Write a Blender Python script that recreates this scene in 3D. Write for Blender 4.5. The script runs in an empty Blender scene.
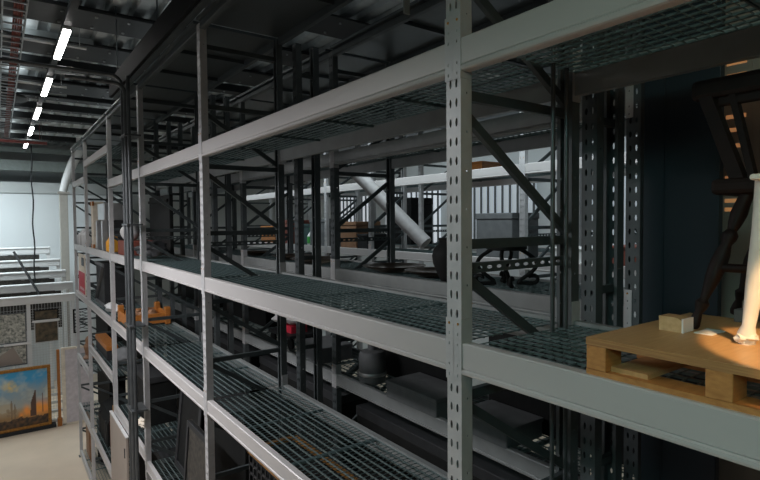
import bpy, bmesh, math, random
from mathutils import Vector, Matrix, noise
random.seed(7)
C = bpy.context.scene.collection
Z0 = 6.25                     # eye height over the hall floor; heights below are relative to the eye
PI = math.pi

# ------------------------------------------------------------------ materials
def nodes_of(name):
    m = bpy.data.materials.new(name); m.use_nodes = True
    nt = m.node_tree
    return m, nt, nt.nodes['Principled BSDF']
def mat(name, col, rough=.5, metal=0., var=.12, scale=9., stretch=(1,1,1), col2=None, bump=0., spec=.5):
    m, nt, b = nodes_of(name)
    tc = nt.nodes.new('ShaderNodeTexCoord'); mp = nt.nodes.new('ShaderNodeMapping')
    mp.inputs['Scale'].default_value = stretch
    nz = nt.nodes.new('ShaderNodeTexNoise'); nz.inputs['Scale'].default_value = scale
    nz.inputs['Detail'].default_value = 5
    nt.links.new(tc.outputs['Object'], mp.inputs['Vector']); nt.links.new(mp.outputs[0], nz.inputs['Vector'])
    rp = nt.nodes.new('ShaderNodeValToRGB')
    c2 = col2 if col2 else tuple(c*(1-var) for c in col)
    c1 = col if col2 else tuple(min(1, c*(1+var)) for c in col)
    rp.color_ramp.elements[0].position = .3; rp.color_ramp.elements[1].position = .7
    rp.color_ramp.elements[0].color = (*c2, 1); rp.color_ramp.elements[1].color = (*c1, 1)
    nt.links.new(nz.outputs['Fac'], rp.inputs[0]); nt.links.new(rp.outputs[0], b.inputs['Base Color'])
    b.inputs['Roughness'].default_value = rough; b.inputs['Metallic'].default_value = metal
    b.inputs['Specular IOR Level'].default_value = spec
    if bump:
        bp = nt.nodes.new('ShaderNodeBump'); bp.inputs['Strength'].default_value = bump; bp.inputs['Distance'].default_value = .01
        nt.links.new(nz.outputs['Fac'], bp.inputs['Height']); nt.links.new(bp.outputs[0], b.inputs['Normal'])
    return m
def emit(name, col, s):
    m, nt, b = nodes_of(name)
    b.inputs['Base Color'].default_value = (*col, 1)
    b.inputs['Emission Color'].default_value = (*col, 1); b.inputs['Emission Strength'].default_value = s
    return m
def painted(name):
    m, nt, b = nodes_of(name)
    a = nt.nodes.new('ShaderNodeVertexColor'); a.layer_name = 'Col'
    nt.links.new(a.outputs[0], b.inputs['Base Color']); b.inputs['Roughness'].default_value = .35
    return m
M = {}
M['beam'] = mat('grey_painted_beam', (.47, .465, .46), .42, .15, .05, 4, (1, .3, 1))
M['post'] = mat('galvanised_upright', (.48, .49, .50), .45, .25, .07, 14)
M['beam_zinc'] = mat('dull_zinc_beam', (.25, .27, .27), .45, .35, .1, 6)  # shade of the inner rows put into a darker copy of the beam colour
M['post_dark'] = mat('dull_upright', (.085, .10, .105), .5, .3, .1, 14)  # upright colour darkened to carry the gloom inside the racks
M['brace'] = mat('dull_brace_steel', (.065, .08, .084), .5, .4, .12, 12)
M['deck'] = mat('galvanised_grating', (.125, .18, .185), .36, .45, .15, 20)
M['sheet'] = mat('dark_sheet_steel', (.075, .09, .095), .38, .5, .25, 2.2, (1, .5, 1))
M['duct'] = mat('black_duct_paint', (.006, .007, .008), .7, 0, .2, spec=.1)
M['pipe'] = mat('dark_pipe', (.09, .10, .105), .42, .5, .15)
M['pipe_light'] = mat('zinc_pipe', (.36, .37, .37), .4, .5, .1)
M['pin'] = mat('brass_pin', (.5, .24, .04), .4, .5)
M['roof'] = mat('roof_sheet', (.50, .53, .53), .5, .2, .15, 3, (.2, 2, 1))
M['roofbeam'] = mat('roof_beam_paint', (.014, .016, .017), .6, .1, .2)
M['rust'] = mat('red_cable', (.20, .035, .02), .6)
M['redpipe'] = mat('sprinkler_red', (.16, .035, .03), .5)
M['white'] = mat('white_paint', (.72, .74, .74), .5, 0, .03, 3)
M['wallwhite'] = mat('wall_white', (.62, .665, .68), .7, 0, .02, .6)
M['girt'] = mat('girt_grey_green', (.20, .235, .225), .6)
M['wallgrey'] = mat('wall_grey', (.42, .45, .45), .7, 0, .05, 1)
M['taupe'] = mat('column_taupe', (.36, .345, .31), .7, 0, .04)
M['floor'] = mat('epoxy_floor', (.66, .555, .43), .35, 0, .06, 1.2)
M['ply'] = mat('plywood', (.56, .33, .145), .4, 0, .0, 6, (1.5, 14, 1.5), (.48, .27, .11))
M['plyedge'] = mat('plywood_edge', (.42, .22, .08), .6, 0, 0, 5, (1, 1, 60), (.26, .12, .04))
M['pine'] = mat('pine_block', (.52, .24, .07), .55, 0, 0, 5, (2, 6, 14), (.38, .16, .045))
M['paleblock'] = mat('pale_wood_block', (.62, .42, .22), .6, 0, 0, 5, (2, 10, 10), (.5, .32, .15))
M['darkwood'] = mat('dark_turned_wood', (.011, .005, .004), .6, 0, .4, 10, spec=.25)
M['wrap'] = mat('white_wrap', (.80, .74, .66), .6, 0, .06, 14, bump=.4)
M['navy'] = mat('blue_black_panel', (.022, .034, .046), .5, .1, .2, 1)
M['beige'] = mat('beige_board', (.33, .29, .25), .6, 0, .05, 2)
M['black'] = mat('black_matter', (.008, .009, .009), .7, 0, .3, spec=.2)
M['charcoal'] = mat('charcoal_plastic', (.022, .024, .026), .6, 0, .2, spec=.3)
M['midgrey'] = mat('mid_grey', (.13, .14, .145), .6, spec=.3)
M['silver'] = mat('silver_metal', (.42, .43, .44), .35, .6, .1)
M['palegrey'] = mat('pale_grey', (.52, .53, .53), .55)
M['orange'] = mat('orange_lacquered_wood', (.42, .165, .03), .5, 0, 0, 5, (3, 3, 8), (.30, .10, .018))
M['yellow'] = mat('yellow_ochre', (.68, .32, .03), .5, 0, .08)
M['red'] = mat('poster_red', (.50, .02, .045), .5)
M['redbrown'] = mat('red_brown', (.16, .04, .025), .6)
M['cream'] = mat('cream', (.72, .66, .55), .6)
M['lilac'] = mat('lilac_canvas', (.56, .53, .56), .7)
M['brown'] = mat('brown_board', (.24, .13, .07), .6)
M['brass'] = mat('tarnished_brass', (.13, .095, .07), .3, .85, .2, 8)
M['gold'] = mat('gilt_frame', (.34, .16, .035), .4, .5, .3, 20)
M['green'] = mat('green_label', (.05, .36, .06), .5)
M['teal'] = mat('teal_box', (.09, .15, .15), .5)
M['tubegrey'] = mat('tube_grey', (.30, .30, .30), .6)
M['stone'] = mat('stone_picture', (.62, .62, .55), .8, 0, 0, 16, (1, 1, 1), (.10, .12, .11))
M['darkpic'] = mat('dark_picture', (.16, .12, .07), .5, 0, 0, 7, (1, 1, 1), (.015, .02, .017))
M['blackpic'] = mat('dark_carved_panel', (.06, .055, .045), .6, 0, 0, 16, (1, 1, 1), (.008, .009, .01))
M['paint'] = painted('seascape_paint')
M['lamp'] = emit('lamp_diffuser', (1, .98, .95), 18)
M['glow'] = emit('warm_slot_glow', (1, .45, .18), .22)  # sunlight on the wall drawn as glowing colour
M['screen'] = mat('monitor_glass', (.01, .011, .012), .15)

# ------------------------------------------------------------------ mesh builder
class MB:
    def __init__(s): s.v = []; s.f = []; s.mi = []
    def add(s, vs, fs, k=0):
        o = len(s.v); s.v += [tuple(p) for p in vs]
        for f in fs: s.f.append([i+o for i in f]); s.mi.append(k)
        return s
    def box(s, x0, x1, y0, y1, z0, z1, k=0):
        vs = [(x, y, z) for z in (z0, z1) for y in (y0, y1) for x in (x0, x1)]
        return s.add(vs, [(0,2,3,1),(4,5,7,6),(0,1,5,4),(2,6,7,3),(0,4,6,2),(1,3,7,5)], k)
    def bbox(s, x0, x1, y0, y1, z0, z1, b=.006, k=0):       # box with chamfered edges
        bm = bmesh.new(); bmesh.ops.create_cube(bm, size=1)
        for v in bm.verts:
            v.co = Vector(((x0+x1)/2+v.co.x*(x1-x0), (y0+y1)/2+v.co.y*(y1-y0), (z0+z1)/2+v.co.z*(z1-z0)))
        b = min(b, .45*min(x1-x0, y1-y0, z1-z0))
        bmesh.ops.bevel(bm, geom=bm.edges[:], offset=b, segments=2, affect='EDGES', profile=.5)
        bm.verts.index_update()
        s.add([v.co[:] for v in bm.verts], [[v.index for v in f.verts] for f in bm.faces], k); bm.free(); return s
    def bar(s, a, b, w, h, k=0, up=(0,0,1)):                  # rectangular bar from a to b
        a = Vector(a); b = Vector(b); t = (b-a).normalized(); u = Vector(up)
        if abs(t.dot(u)) > .98: u = Vector((1,0,0))
        n = t.cross(u).normalized(); m = n.cross(t).normalized()
        vs = []
        for p in (a, b):
            for (i, j) in ((-1,-1),(1,-1),(1,1),(-1,1)): vs.append(p+n*(i*w/2)+m*(j*h/2))
        return s.add(vs, [(3,2,1,0),(4,5,6,7),(0,1,5,4),(1,2,6,5),(2,3,7,6),(3,0,4,7)], k)
    def tube(s, pts, r, n=10, k=0, cap=True):
        pts = [Vector(p) for p in pts]; rs = r if isinstance(r, (list, tuple)) else [r]*len(pts)
        o = len(s.v); prev = None; rings = []
        for i, p in enumerate(pts):
            t = (pts[min(i+1, len(pts)-1)]-pts[max(i-1, 0)]).normalized()
            if prev is None:
                u = Vector((0,0,1)) if abs(t.z) < .9 else Vector((1,0,0)); a = t.cross(u).normalized()
            else: a = (prev-t*prev.dot(t)).normalized()
            prev = a; b = t.cross(a)
            rings.append([p+(a*math.cos(2*PI*j/n)+b*math.sin(2*PI*j/n))*rs[i] for j in range(n)])
        vs = [q for rg in rings for q in rg]; fs = []
        for i in range(len(pts)-1):
            for j in range(n): fs.append((i*n+j, i*n+(j+1)%n, (i+1)*n+(j+1)%n, (i+1)*n+j))
        if cap: fs += [tuple(reversed(range(n))), tuple((len(pts)-1)*n+j for j in range(n))]
        return s.add(vs, fs, k)
    def lathe(s, prof, c=(0,0,0), n=28, k=0, axis=None):      # prof: (r, z)
        c = Vector(c); R = Matrix.Identity(3)
        if axis is not None: R = Vector((0,0,1)).rotation_difference(Vector(axis)).to_matrix()
        vs = [c+R@Vector((r*math.cos(2*PI*j/n), r*math.sin(2*PI*j/n), z)) for r, z in prof for j in range(n)]
        fs = [(i*n+j, i*n+(j+1)%n, (i+1)*n+(j+1)%n, (i+1)*n+j) for i in range(len(prof)-1) for j in range(n)]
        fs += [tuple(reversed(range(n))), tuple((len(prof)-1)*n+j for j in range(n))]
        return s.add(vs, fs, k)
    def prism(s, poly, y0, y1, k=0, map_=None):               # polygon in (x, z) pushed along y
        f = map_ or (lambda a, y, b: (a, y, b)); n = len(poly)
        vs = [f(a, y0, b) for a, b in poly]+[f(a, y1, b) for a, b in poly]
        fs = [tuple(range(n)), tuple(reversed(range(n, 2*n)))]+[((i+1)%n, i, n+i, n+(i+1)%n) for i in range(n)]
        return s.add(vs, fs, k)
    def blob(s, c, r, sx=1, sy=1, sz=1, amp=.2, seed=0, k=0, sub=3):
        bm = bmesh.new(); bmesh.ops.create_icosphere(bm, subdivisions=sub, radius=1)
        for v in bm.verts:
            d = 1+amp*noise.noise(v.co*1.7+Vector((seed*3.1, seed, 0)))
            v.co = Vector((c[0]+v.co.x*r*sx*d, c[1]+v.co.y*r*sy*d, c[2]+v.co.z*r*sz*d))
        bm.verts.index_update()
        s.add([v.co[:] for v in bm.verts], [[v.index for v in f.verts] for f in bm.faces], k); bm.free(); return s
    def holed(s, W, L, cells, t, xf, k=0):
        """plate u in -W/2..W/2, v in 0..L, thickness t; cells=(u0,u1,v0,v1,hole or None); hole=(cu,cv,ru,rv)."""
        for (u0, u1, v0, v1, h) in cells:
            if h is None:
                vs = [xf(u, v, w) for w in (0, t) for u, v in ((u0,v0),(u1,v0),(u1,v1),(u0,v1))]
                s.add(vs, [(0,1,2,3),(7,6,5,4)], k); continue
            cu, cv, ru, rv = h
            um, vm = (u0+u1)/2, (v0+v1)/2
            out = [(u0,v0),(um,v0),(u1,v0),(u1,vm),(u1,v1),(um,v1),(u0,v1),(u0,vm)]
            q = .62
            inn = [(cu-ru*q,cv-rv*.8),(cu,cv-rv),(cu+ru*q,cv-rv*.8),(cu+ru,cv),(cu+ru*q,cv+rv*.8),(cu,cv+rv),(cu-ru*q,cv+rv*.8),(cu-ru,cv)]
            vs = [xf(u, v, w) for w in (0, t) for u, v in out+inn]
            fs = []
            for i in range(8):
                j = (i+1) % 8
                fs.append((i, j, 8+j, 8+i)); fs.append((16+j, 16+i, 24+i, 24+j)); fs.append((8+i, 8+j, 24+j, 24+i))
            s.add(vs, fs, k)
        return s
    def mesh(s, name, mats):
        me = bpy.data.meshes.new(name); me.from_pydata(s.v, [], s.f)
        ms = mats if isinstance(mats, (list, tuple)) else [mats]
        for m in ms: me.materials.append(m)
        if len(ms) > 1: me.polygons.foreach_set('material_index', s.mi)
        me.update(); return me
    def build(s, name, mats, parent=None, loc=None, smooth=False):
        me = s.mesh(name, mats)
        if smooth:
            me.polygons.foreach_set('use_smooth', [True]*len(me.polygons))
            try: me.set_sharp_from_angle(angle=math.radians(40))
            except Exception: pass
        return link(name, me, parent, loc)
def link(name, me, parent=None, loc=None):
    o = bpy.data.objects.new(name, me); C.objects.link(o)
    if parent: o.parent = parent
    if loc: o.location = loc
    return o
def tag(o, label, cat, group=None, kind=None):
    o['label'] = label; o['category'] = cat
    if group: o['group'] = group
    if kind: o['kind'] = kind
    return o
def empty(name, loc, label, cat, group=None, rz=0):
    o = bpy.data.objects.new(name, None); C.objects.link(o); o.location = loc; o.rotation_euler = (0,0,rz)
    o.empty_display_size = .1
    return tag(o, label, cat, group)
def structure(o): o['kind'] = 'structure'; return o
def dup(root, loc, label, group=None, rz=None):
    r = root.copy(); C.objects.link(r); r.location = loc; r['label'] = label
    if rz is not None: r.rotation_euler = (0,0,rz)
    if group: r['group'] = group
    for ch in list(root.children):
        c = ch.copy(); C.objects.link(c); c.parent = r
        for g in list(ch.children):
            d = g.copy(); C.objects.link(d); d.parent = c
    return r

# ------------------------------------------------------------------ camera
F, YAW, PIT, ROL = 527.9, .62669, -.035706, -.0084182
fw = Vector((math.sin(YAW)*math.cos(PIT), math.cos(YAW)*math.cos(PIT), math.sin(PIT)))
rt = Vector((math.cos(YAW), -math.sin(YAW), 0)); up = rt.cross(fw)
c_, s_ = math.cos(ROL), math.sin(ROL)
r2 = rt*c_+up*s_; u2 = up*c_-rt*s_
cam = bpy.data.cameras.new('camera'); cam.sensor_width = 36; cam.lens = F/760*36; cam.clip_start = .02
co = bpy.data.objects.new('camera', cam); C.objects.link(co)
co.matrix_world = Matrix(((r2.x, u2.x, -fw.x, 0), (r2.y, u2.y, -fw.y, 0), (r2.z, u2.z, -fw.z, Z0), (0,0,0,1)))
bpy.context.scene.camera = co
vs_ = bpy.context.scene.view_settings
vs_.view_transform = 'Standard'; vs_.look = 'None'; vs_.gamma = 1; vs_.exposure = 0; vs_.use_curve_mapping = False

# ------------------------------------------------------------------ the hall
def slab(name, x0, x1, y0, y1, z0, z1, m):
    return structure(MB().box(x0, x1, y0, y1, z0+Z0, z1+Z0).build(name, m))
slab('floor', -7, 13.2, -4, 27, -6.35, -6.25, M['floor'])
# far end: white partition, then girts and grey cladding above it
slab('wall_back', -7, 13.2, 26.5, 26.7, -6.25, 3.8, M['wallgrey'])
slab('wall_partition', -7, 4.5, 24.6, 24.75, -6.25, 1.16, M['wallwhite'])
slab('trim_1', -7, 13, 24.62, 24.75, 1.2, 1.62, M['wallgrey'])
slab('trim_2', -7, 13, 24.5, 24.75, 2.05, 2.45, M['girt'])
slab('trim_3', -7, 13, 24.5, 24.75, 2.75, 2.95, M['girt'])
slab('wall_far_side', 13.0, 13.2, -4, 26.5, -6.25, 3.8, M['wallwhite'])
cm = MB().bbox(1.93, 2.2, 23.3, 23.55, -6.25+Z0, 1.14+Z0, .01)
cm.box(1.89, 2.26, 23.26, 23.6, 1.14+Z0, 1.22+Z0)
structure(cm.build('trim_4', M['taupe']))
# roof sheets: trapezoid ribs along the aisle
rb = MB(); x = -7.
prof = []
while x < 13.2:
    prof += [(x, 3.32), (x+.16, 3.32), (x+.19, 3.40), (x+.31, 3.40)]; x += .34
n = len(prof)
vsr = [(a, y, b+Z0) for y in (-4, 26.6) for a, b in prof]+[(a, y, 3.5+Z0) for y in (-4, 26.6) for a, b in prof]
fr = [(i, i+1, n+i+1, n+i) for i in range(n-1)]+[(2*n+i+1, 2*n+i, 3*n+i, 3*n+i+1) for i in range(n-1)]
rb.add(vsr, fr); structure(rb.build('ceiling', M['roof']))
# roof beams with bolted bottom flanges, crossing the aisle
def roof_beam(i, y, x0=-7, x1=12.9, z=3.12, d=.2, fl=.16):
    b = MB(); b.box(x0, x1, y-fl, y+fl, z+Z0, z+.03+Z0); b.box(x0, x1, y-.03, y+.03, z+.03+Z0, z+d+Z0)
    for k in range(int((x1-x0)/.45)):
        for sg in (-1, 1): b.lathe([(.022,-.02),(.022,.0),(.0,.002)], (x0+.2+k*.45, y+sg*fl*.6, z-.002+Z0), 6, 1)
    structure(b.build('trim_%d' % (10+i), [M['roofbeam'], M['pipe_light']]))
for i, (y, fl) in enumerate(((5.1,.35),(7.4,.4),(9.3,.42),(11.1,.5),(12.5,.15),(14.3,.55),(15.6,.2),(17.2,.15),(18.9,.2),(21.2,.15),(23.5,.15))): roof_beam(i, y, fl=fl)
# purlins between them, lighter
for i, y in enumerate((10.9, 13.2, 15.5, 17.8, 20.1, 22.4)):
    slab('trim_%d' % (30+i), -7, 1.5, y-.05, y+.05, 3.2, 3.32, M['wallgrey'])
# longitudinal roof girder over the front of the racks

# ------------------------------------------------------------------ rack system
DEP = .87; PW = .09; PD = .067
ST = {'A': 1.695, 'B': 5.235, 'C': 8.02, 'D': 10.57, 'E': 13.77, 'F': 16.08}
ROWX = {1: 1.63, 2: 3.12, 3: 5.75, 4: 7.0}
TOP = 1.94
def upright_mesh(zb, zt, mname):
    L = zt-zb; mb = MB(); pitch = .084; cells = []
    nr = int(L/pitch)
    for i in range(nr):
        v0 = i*pitch; v1 = v0+pitch
        for sg in (-1, 1):
            u0, u1 = (-PW/2, 0) if sg < 0 else (0, PW/2)
            cells.append((u0, u1, v0, v1, (sg*.0185, (v0+v1)/2, .0075, .019)))
    cells.append((-PW/2, PW/2, nr*pitch, L, None))
    mb.holed(PW, L, cells, .003, lambda u, v, w: (w, -u, v))
    for sg in (-1, 1):
        cs = []; v = 0
        while v < L-.17:
            cs.append((-PD/2, PD/2, v, v+.168, (0.004, v+.084, .005, .006))); v += .168
        cs.append((-PD/2, PD/2, v, L, None))
        mb.holed(PD, L, cs, .003, (lambda u, v, w: (PD/2+u, -PW/2+w, v)) if sg < 0 else (lambda u, v, w: (PD/2+u, PW/2-w, v)))
        mb.box(PD-.003, PD, min(sg*PW/2, sg*PW/2*.55), max(sg*PW/2, sg*PW/2*.55), 0, L)
    return mb.mesh('upright', M[mname])
UP_ME = upright_mesh(.012, TOP+Z0, 'post')
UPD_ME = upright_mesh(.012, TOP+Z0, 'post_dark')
BASE_ME = MB().bbox(-.03, PD+.03, -.075, .075, 0, .012, .003).mesh('base_plate', M['pipe'])
H_Z = [1.72, 1.14, .554, -.107]
D_Z = [(1.07, .60), (.483, -.065)]
H2 = [-.215]
D_Z2 = [(-.245, -.745)]
H3 = []; z = -.79
while z > -5.9: H3.append(z); D_Z2.append((z-.035, z-.54)); z -= .59
def brace_mesh(kind, z0, z1, dep):
    mb = MB()
    a0 = PD; a1 = dep-PD
    if kind == 'h':
        mb.bar((a0-.02, 0, z0+Z0), (a1+.02, 0, z0+Z0), .03, .045)
    elif kind == 'p':       # slotted strut
        L = a1-a0+.04; n = int(L/.06); cs = [(-.02, .02, i*L/n, (i+1)*L/n, (0, (i+.5)*L/n, .009, .018)) for i in range(n)]
        mb.holed(.04, L, cs, .003, lambda u, v, w: (a0-.02+v, -.02+w, z0+Z0+u))
        mb.box(a0-.02, a1+.02, -.02, .012, z0+Z0+.02, z0+Z0+.023); mb.box(a0-.02, a1+.02, -.02, .012, z0+Z0-.023, z0+Z0-.02)
    else:
        if kind == 'm': z0, z1 = z1, z0                      # rising toward the rear
        mb.bar((a0-.015, 0, z0+Z0), (a1+.015, 0, z1+Z0), .028, .042)
    return mb.mesh('brace', M['brace'])
BR = [brace_mesh('h', z, z, DEP) for z in H_Z+H3]+[brace_mesh('p', z, z, DEP) for z in H2]+[brace_mesh('d', a, b, DEP) for a, b in D_Z+D_Z2]
BRM = BR[:len(H_Z+H3)+len(H2)]+[brace_mesh('m', a, b, DEP) for a, b in D_Z+D_Z2]
def frame(loc, label, group, dep=DEP, braces=True, me=UP_ME, me2=UPD_ME, br=None):
    r = empty('upright_frame', loc, label, 'rack upright frame', group)
    a = link('upright', me, r); link('base_plate', BASE_ME, a)
    b = link('upright', me2, r, (dep, 0, 0)); b.rotation_euler = (0,0,PI); link('base_plate', BASE_ME, b)
    for m in (br or BR): link('brace', m, r)
    return r
GF1 = 'upright frames of the front rack row'; GF2 = 'upright frames of the second rack row'
GF3 = 'upright frames across the far aisle'; GFS = 'narrow spine frames between the two rows'
f1 = frame((1.63, ST['A'], 0), 'big perforated grey upright frame beside the plywood pallet bay', GF1)
for k, lb in (('B', 'grey perforated upright frame between the wide empty bay and the dark carved panel bay'),
              ('C', 'grey upright frame standing directly behind the vertical pipe bundle'),
              ('D', 'slim grey upright frame beside the yellow jug and the orange tray'),
              ('E', 'slim grey upright frame beside the tall white orange-cornered case'),
              ('F', 'last grey upright frame at the aisle end, by the red and white poster')):
    dup(f1, (1.63, ST[k], 0), lb, GF1)
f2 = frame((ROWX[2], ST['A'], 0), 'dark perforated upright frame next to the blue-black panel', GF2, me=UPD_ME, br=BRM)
for k, lb in (('B', 'dark braced upright frame standing between the brass trays'),
              ('C', 'dark upright frame of second row behind the pipe bundle'),
              ('D', 'dark upright frame of second row behind the sculpted white head'),
              ('E', 'dark upright frame of second row behind the silver appliance')):
    dup(f2, (ROWX[2], ST[k], 0), lb, GF2)
sp_br = [brace_mesh('h', z, z, .28) for z in (1.6, .55, -.4, -1.4, -2.6, -4)]
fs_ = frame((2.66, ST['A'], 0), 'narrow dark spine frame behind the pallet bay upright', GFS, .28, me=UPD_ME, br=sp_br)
for k, lb in (('B', 'narrow dark spine frame between the rows at the wide empty bay end'),
              ('C', 'narrow dark spine frame between the rows by the pipe bundle'),
              ('D', 'narrow dark spine frame between the rows near the yellow jug')):
    dup(fs_, (2.66, ST[k], 0), lb, GFS)
R3Y = [1.6, 4.66, 8.27, 9.95, 11.75, 14.6]
f3 = frame((ROWX[3], R3Y[1], 0), 'pale perforated upright frame across the aisle, seen behind the iron scroll stand', GF3, me2=UP_ME, br=BRM)
R3L = {0: 'pale upright frame across the aisle behind the blue-black panel', 2: 'pale upright frame across the aisle beside the leaning white tube',
       3: 'pale upright frame across the aisle behind the green bottle', 4: 'pale upright frame across the aisle at its glowing white bay',
       5: 'pale upright frame across the aisle, last one before the end wall'}
for i, lb in R3L.items(): dup(f3, (ROWX[3], R3Y[i], 0), lb, GF3)
R4L = ['pale upright frame back to back behind the far row, hidden by the blue panel', 'pale upright frame back to back with the one behind the scroll stand',
       'pale upright frame back to back with the one at the leaning tube', 'pale upright frame back to back with the one at the green bottle',
       'pale upright frame back to back with the one at the white bay', 'pale upright frame back to back with the last far one']
for i, lb in enumerate(R4L): dup(f3, (ROWX[4], R3Y[i], 0), lb, 'upright frames of the farthest row')

# beams
BH = .142
BPROF = [(0, .032), (0, BH-.006), (.006, BH), (.05, BH), (.05, 0), (.008, 0), (-.001, .004), (-.004, .012), (-.003, .022), (.004, .027)]
conn_cache = {}
def connector_mesh():
    # L-plate: front half hooks over the upright's face, side half lies on its cheek. Local: plate edge toward +y end
    if 'm' in conn_cache: return conn_cache['m']
    mb = MB(); L = .275; W = .044
    cells = []
    nv = 6
    for i in range(nv):
        v0, v1 = i*L/nv, (i+1)*L/nv
        hole = None if i in (2,) else (0.004, (v0+v1)/2, .0042, .007)
        cells.append((-W/2, W/2, v0, v1, hole))
    mb.holed(W, L, cells, .004, lambda u, v, w: (-.0045+w, W/2-u, v))
    mb.box(-.0045, .064, -.0035, .0005, 0, L)
    conn_cache['m'] = mb.mesh('end_connector', M['post']); return conn_cache['m']
PIN_ME = MB().lathe([(.0035,-.006),(.006,-.004),(.006,.0),(.003,.003)], n=10, axis=(-1,0,0)).mesh('safety_pin', M['pin'])
beam_cache = {}
def beam(x, y0, y1, ztop, label, group, face=-1, conn=True, material='beam', h=BH, name='shelf_beam'):
    L = y1-y0; key = (round(L, 3), material, h)
    if key not in beam_cache:
        k = h/BH
        beam_cache[key] = MB().prism([(a, b*k) for a, b in BPROF], 0, L).mesh(name, M[material])
    if face < 0: o = link(name, beam_cache[key], None, (x, y0, ztop-h+Z0))
    else:
        o = link(name, beam_cache[key], None, (x, y1, ztop-h+Z0)); o.rotation_euler = (0,0,PI)
    tag(o, label, 'shelf beam', group)
    if conn:
        cme = connector_mesh()
        a = link('end_connector', cme, o, (0, L, -.03)); 
        b = link('end_connector', cme, o, (0, 0, -.03)); b.scale = (1,-1,1)
        for q, s in ((a, 1), (b, 1)): link('safety_pin', PIN_ME, q, (-.006, .017, .252))
    return o
# decks
deck_cache = {}
def grating(x0, x1, y0, y1, ztop, label, group, px=.066, py=.05, material='deck', name='grating_deck'):
    W = x1-x0; L = y1-y0; key = (round(W,3), round(L,3), px, py, material)
    if key not in deck_cache:
        mb = MB(); n = int(round(W/px))
        for i in range(n+1):
            a = i*W/n; mb.box(max(0, a-.0045), min(W, a+.0045), 0, L, -.010, 0)
        m = int(round(L/py))
        for j in range(m+1):
            b = j*L/m; mb.box(0, W, b-.0016, b+.0016, -.006, -.001)
        q = int(L/1.0)                                         # panel joints
        for j in range(1, q+1):
            b = j*L/(q+1); mb.box(0, W, b-.011, b-.004, -.02, .001); mb.box(0, W, b+.004, b+.011, -.02, .001)
        deck_cache[key] = mb.mesh(name, M[material])
    o = link(name, deck_cache[key], None, (x0, y0, ztop+Z0))
    return tag(o, label, 'shelf deck', group)

BAYS = {'P': (-2.0, ST['A'], 'under the plywood pallet', 'pallet bay'),
        'AB': (ST['A'], ST['B'], '', 'wide empty bay'), 'BC': (ST['B'], ST['C'], '', 'dark carved panel bay'),
        'CD': (ST['C'], ST['D'], '', 'orange tray bay'), 'DE': (ST['D'], ST['E'], '', 'silver appliance bay'),
        'EF': (ST['E'], ST['F'], '', 'poster bay')}
UPZ, MIDZ, LOWZ = .785, -.536, -1.755
TIER = {'upper': UPZ, 'middle': MIDZ, 'lower': LOWZ}
GB1 = 'front beams of the front rack row'; GB1b = 'rear beams of the front rack row'; GD1 = 'grating decks of the front rack row'
def lvl(bay, tier, z, back=True, deck=True, front=True):
    y0, y1, _, nm = BAYS[bay]; a, b = y0+PW/2, y1-PW/2
    if front: beam(1.63, a, b, z, 'grey front beam of the %s, %s tier' % (nm, tier), GB1)
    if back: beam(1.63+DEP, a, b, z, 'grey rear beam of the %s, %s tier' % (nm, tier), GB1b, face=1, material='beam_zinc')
    if deck: grating(1.682, 1.63+DEP-.052, a+.002, b-.002, z-.018, 'galvanised grating deck of the %s, %s tier' % (nm, tier), GD1)
for t, z in TIER.items():
    for bay in ('AB', 'BC', 'CD'): lvl(bay, t, z)
lvl('P', 'upper', UPZ); lvl('P', 'middle', MIDZ)
for bay in ('DE', 'EF'):
    lvl(bay, 'middle', MIDZ); lvl(bay, 'lower', LOWZ)
lvl('DE', 'upper', 1.43); lvl('EF', 'upper', 1.09)
lvl('AB', 'fourth', -3.40); lvl('BC', 'fourth', -3.40); lvl('CD', 'fourth', -3.30); lvl('EF', 'fourth', -3.44); lvl('DE', 'fourth', -2.79)
lvl('DE', 'fifth', -4.74); lvl('EF', 'fifth', -4.78); lvl('EF', 'floor', -6.06, back=False); lvl('CD', 'fifth', -4.9, back=False)
# top rails and sheet decks
GT = 'dark sheet decks roofing the racks'
for bay in ('P', 'AB', 'BC', 'CD', 'DE', 'EF'):
    y0, y1, _, nm = BAYS[bay]; a, b = y0+PW/2, y1-PW/2
    beam(1.632, a, b, 1.94, 'thin dark top rail along the front of the %s' % nm, 'dark top rails', conn=False, material='brace', h=.07, name='top_rail')
    beam(1.63+DEP, a, b, 1.94, 'thin dark top rail along the rear of the %s' % nm, 'dark top rails', face=1, conn=False, material='brace', h=.07, name='top_rail')
    if bay == 'P': continue
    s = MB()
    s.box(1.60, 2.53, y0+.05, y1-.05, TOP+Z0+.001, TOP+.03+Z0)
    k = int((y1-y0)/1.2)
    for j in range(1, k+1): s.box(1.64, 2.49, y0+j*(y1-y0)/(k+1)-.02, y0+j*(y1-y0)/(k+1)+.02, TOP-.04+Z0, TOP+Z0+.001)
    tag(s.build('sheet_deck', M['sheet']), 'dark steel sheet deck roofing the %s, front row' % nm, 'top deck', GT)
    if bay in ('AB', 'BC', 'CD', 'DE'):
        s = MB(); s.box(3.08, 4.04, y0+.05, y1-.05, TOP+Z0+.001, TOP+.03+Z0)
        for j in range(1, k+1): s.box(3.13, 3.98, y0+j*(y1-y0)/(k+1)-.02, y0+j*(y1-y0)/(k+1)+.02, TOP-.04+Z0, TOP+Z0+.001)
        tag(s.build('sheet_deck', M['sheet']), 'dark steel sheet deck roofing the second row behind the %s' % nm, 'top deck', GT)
        beam(3.122, a, b, 1.94, 'thin dark top rail on the second row behind the %s' % nm, 'dark top rails', conn=False, material='brace', h=.07, name='top_rail')
        beam(3.12+DEP, a, b, 1.94, 'thin dark top rail at the back of second row behind the %s' % nm, 'dark top rails', face=1, conn=False, material='brace', h=.07, name='top_rail')
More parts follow.
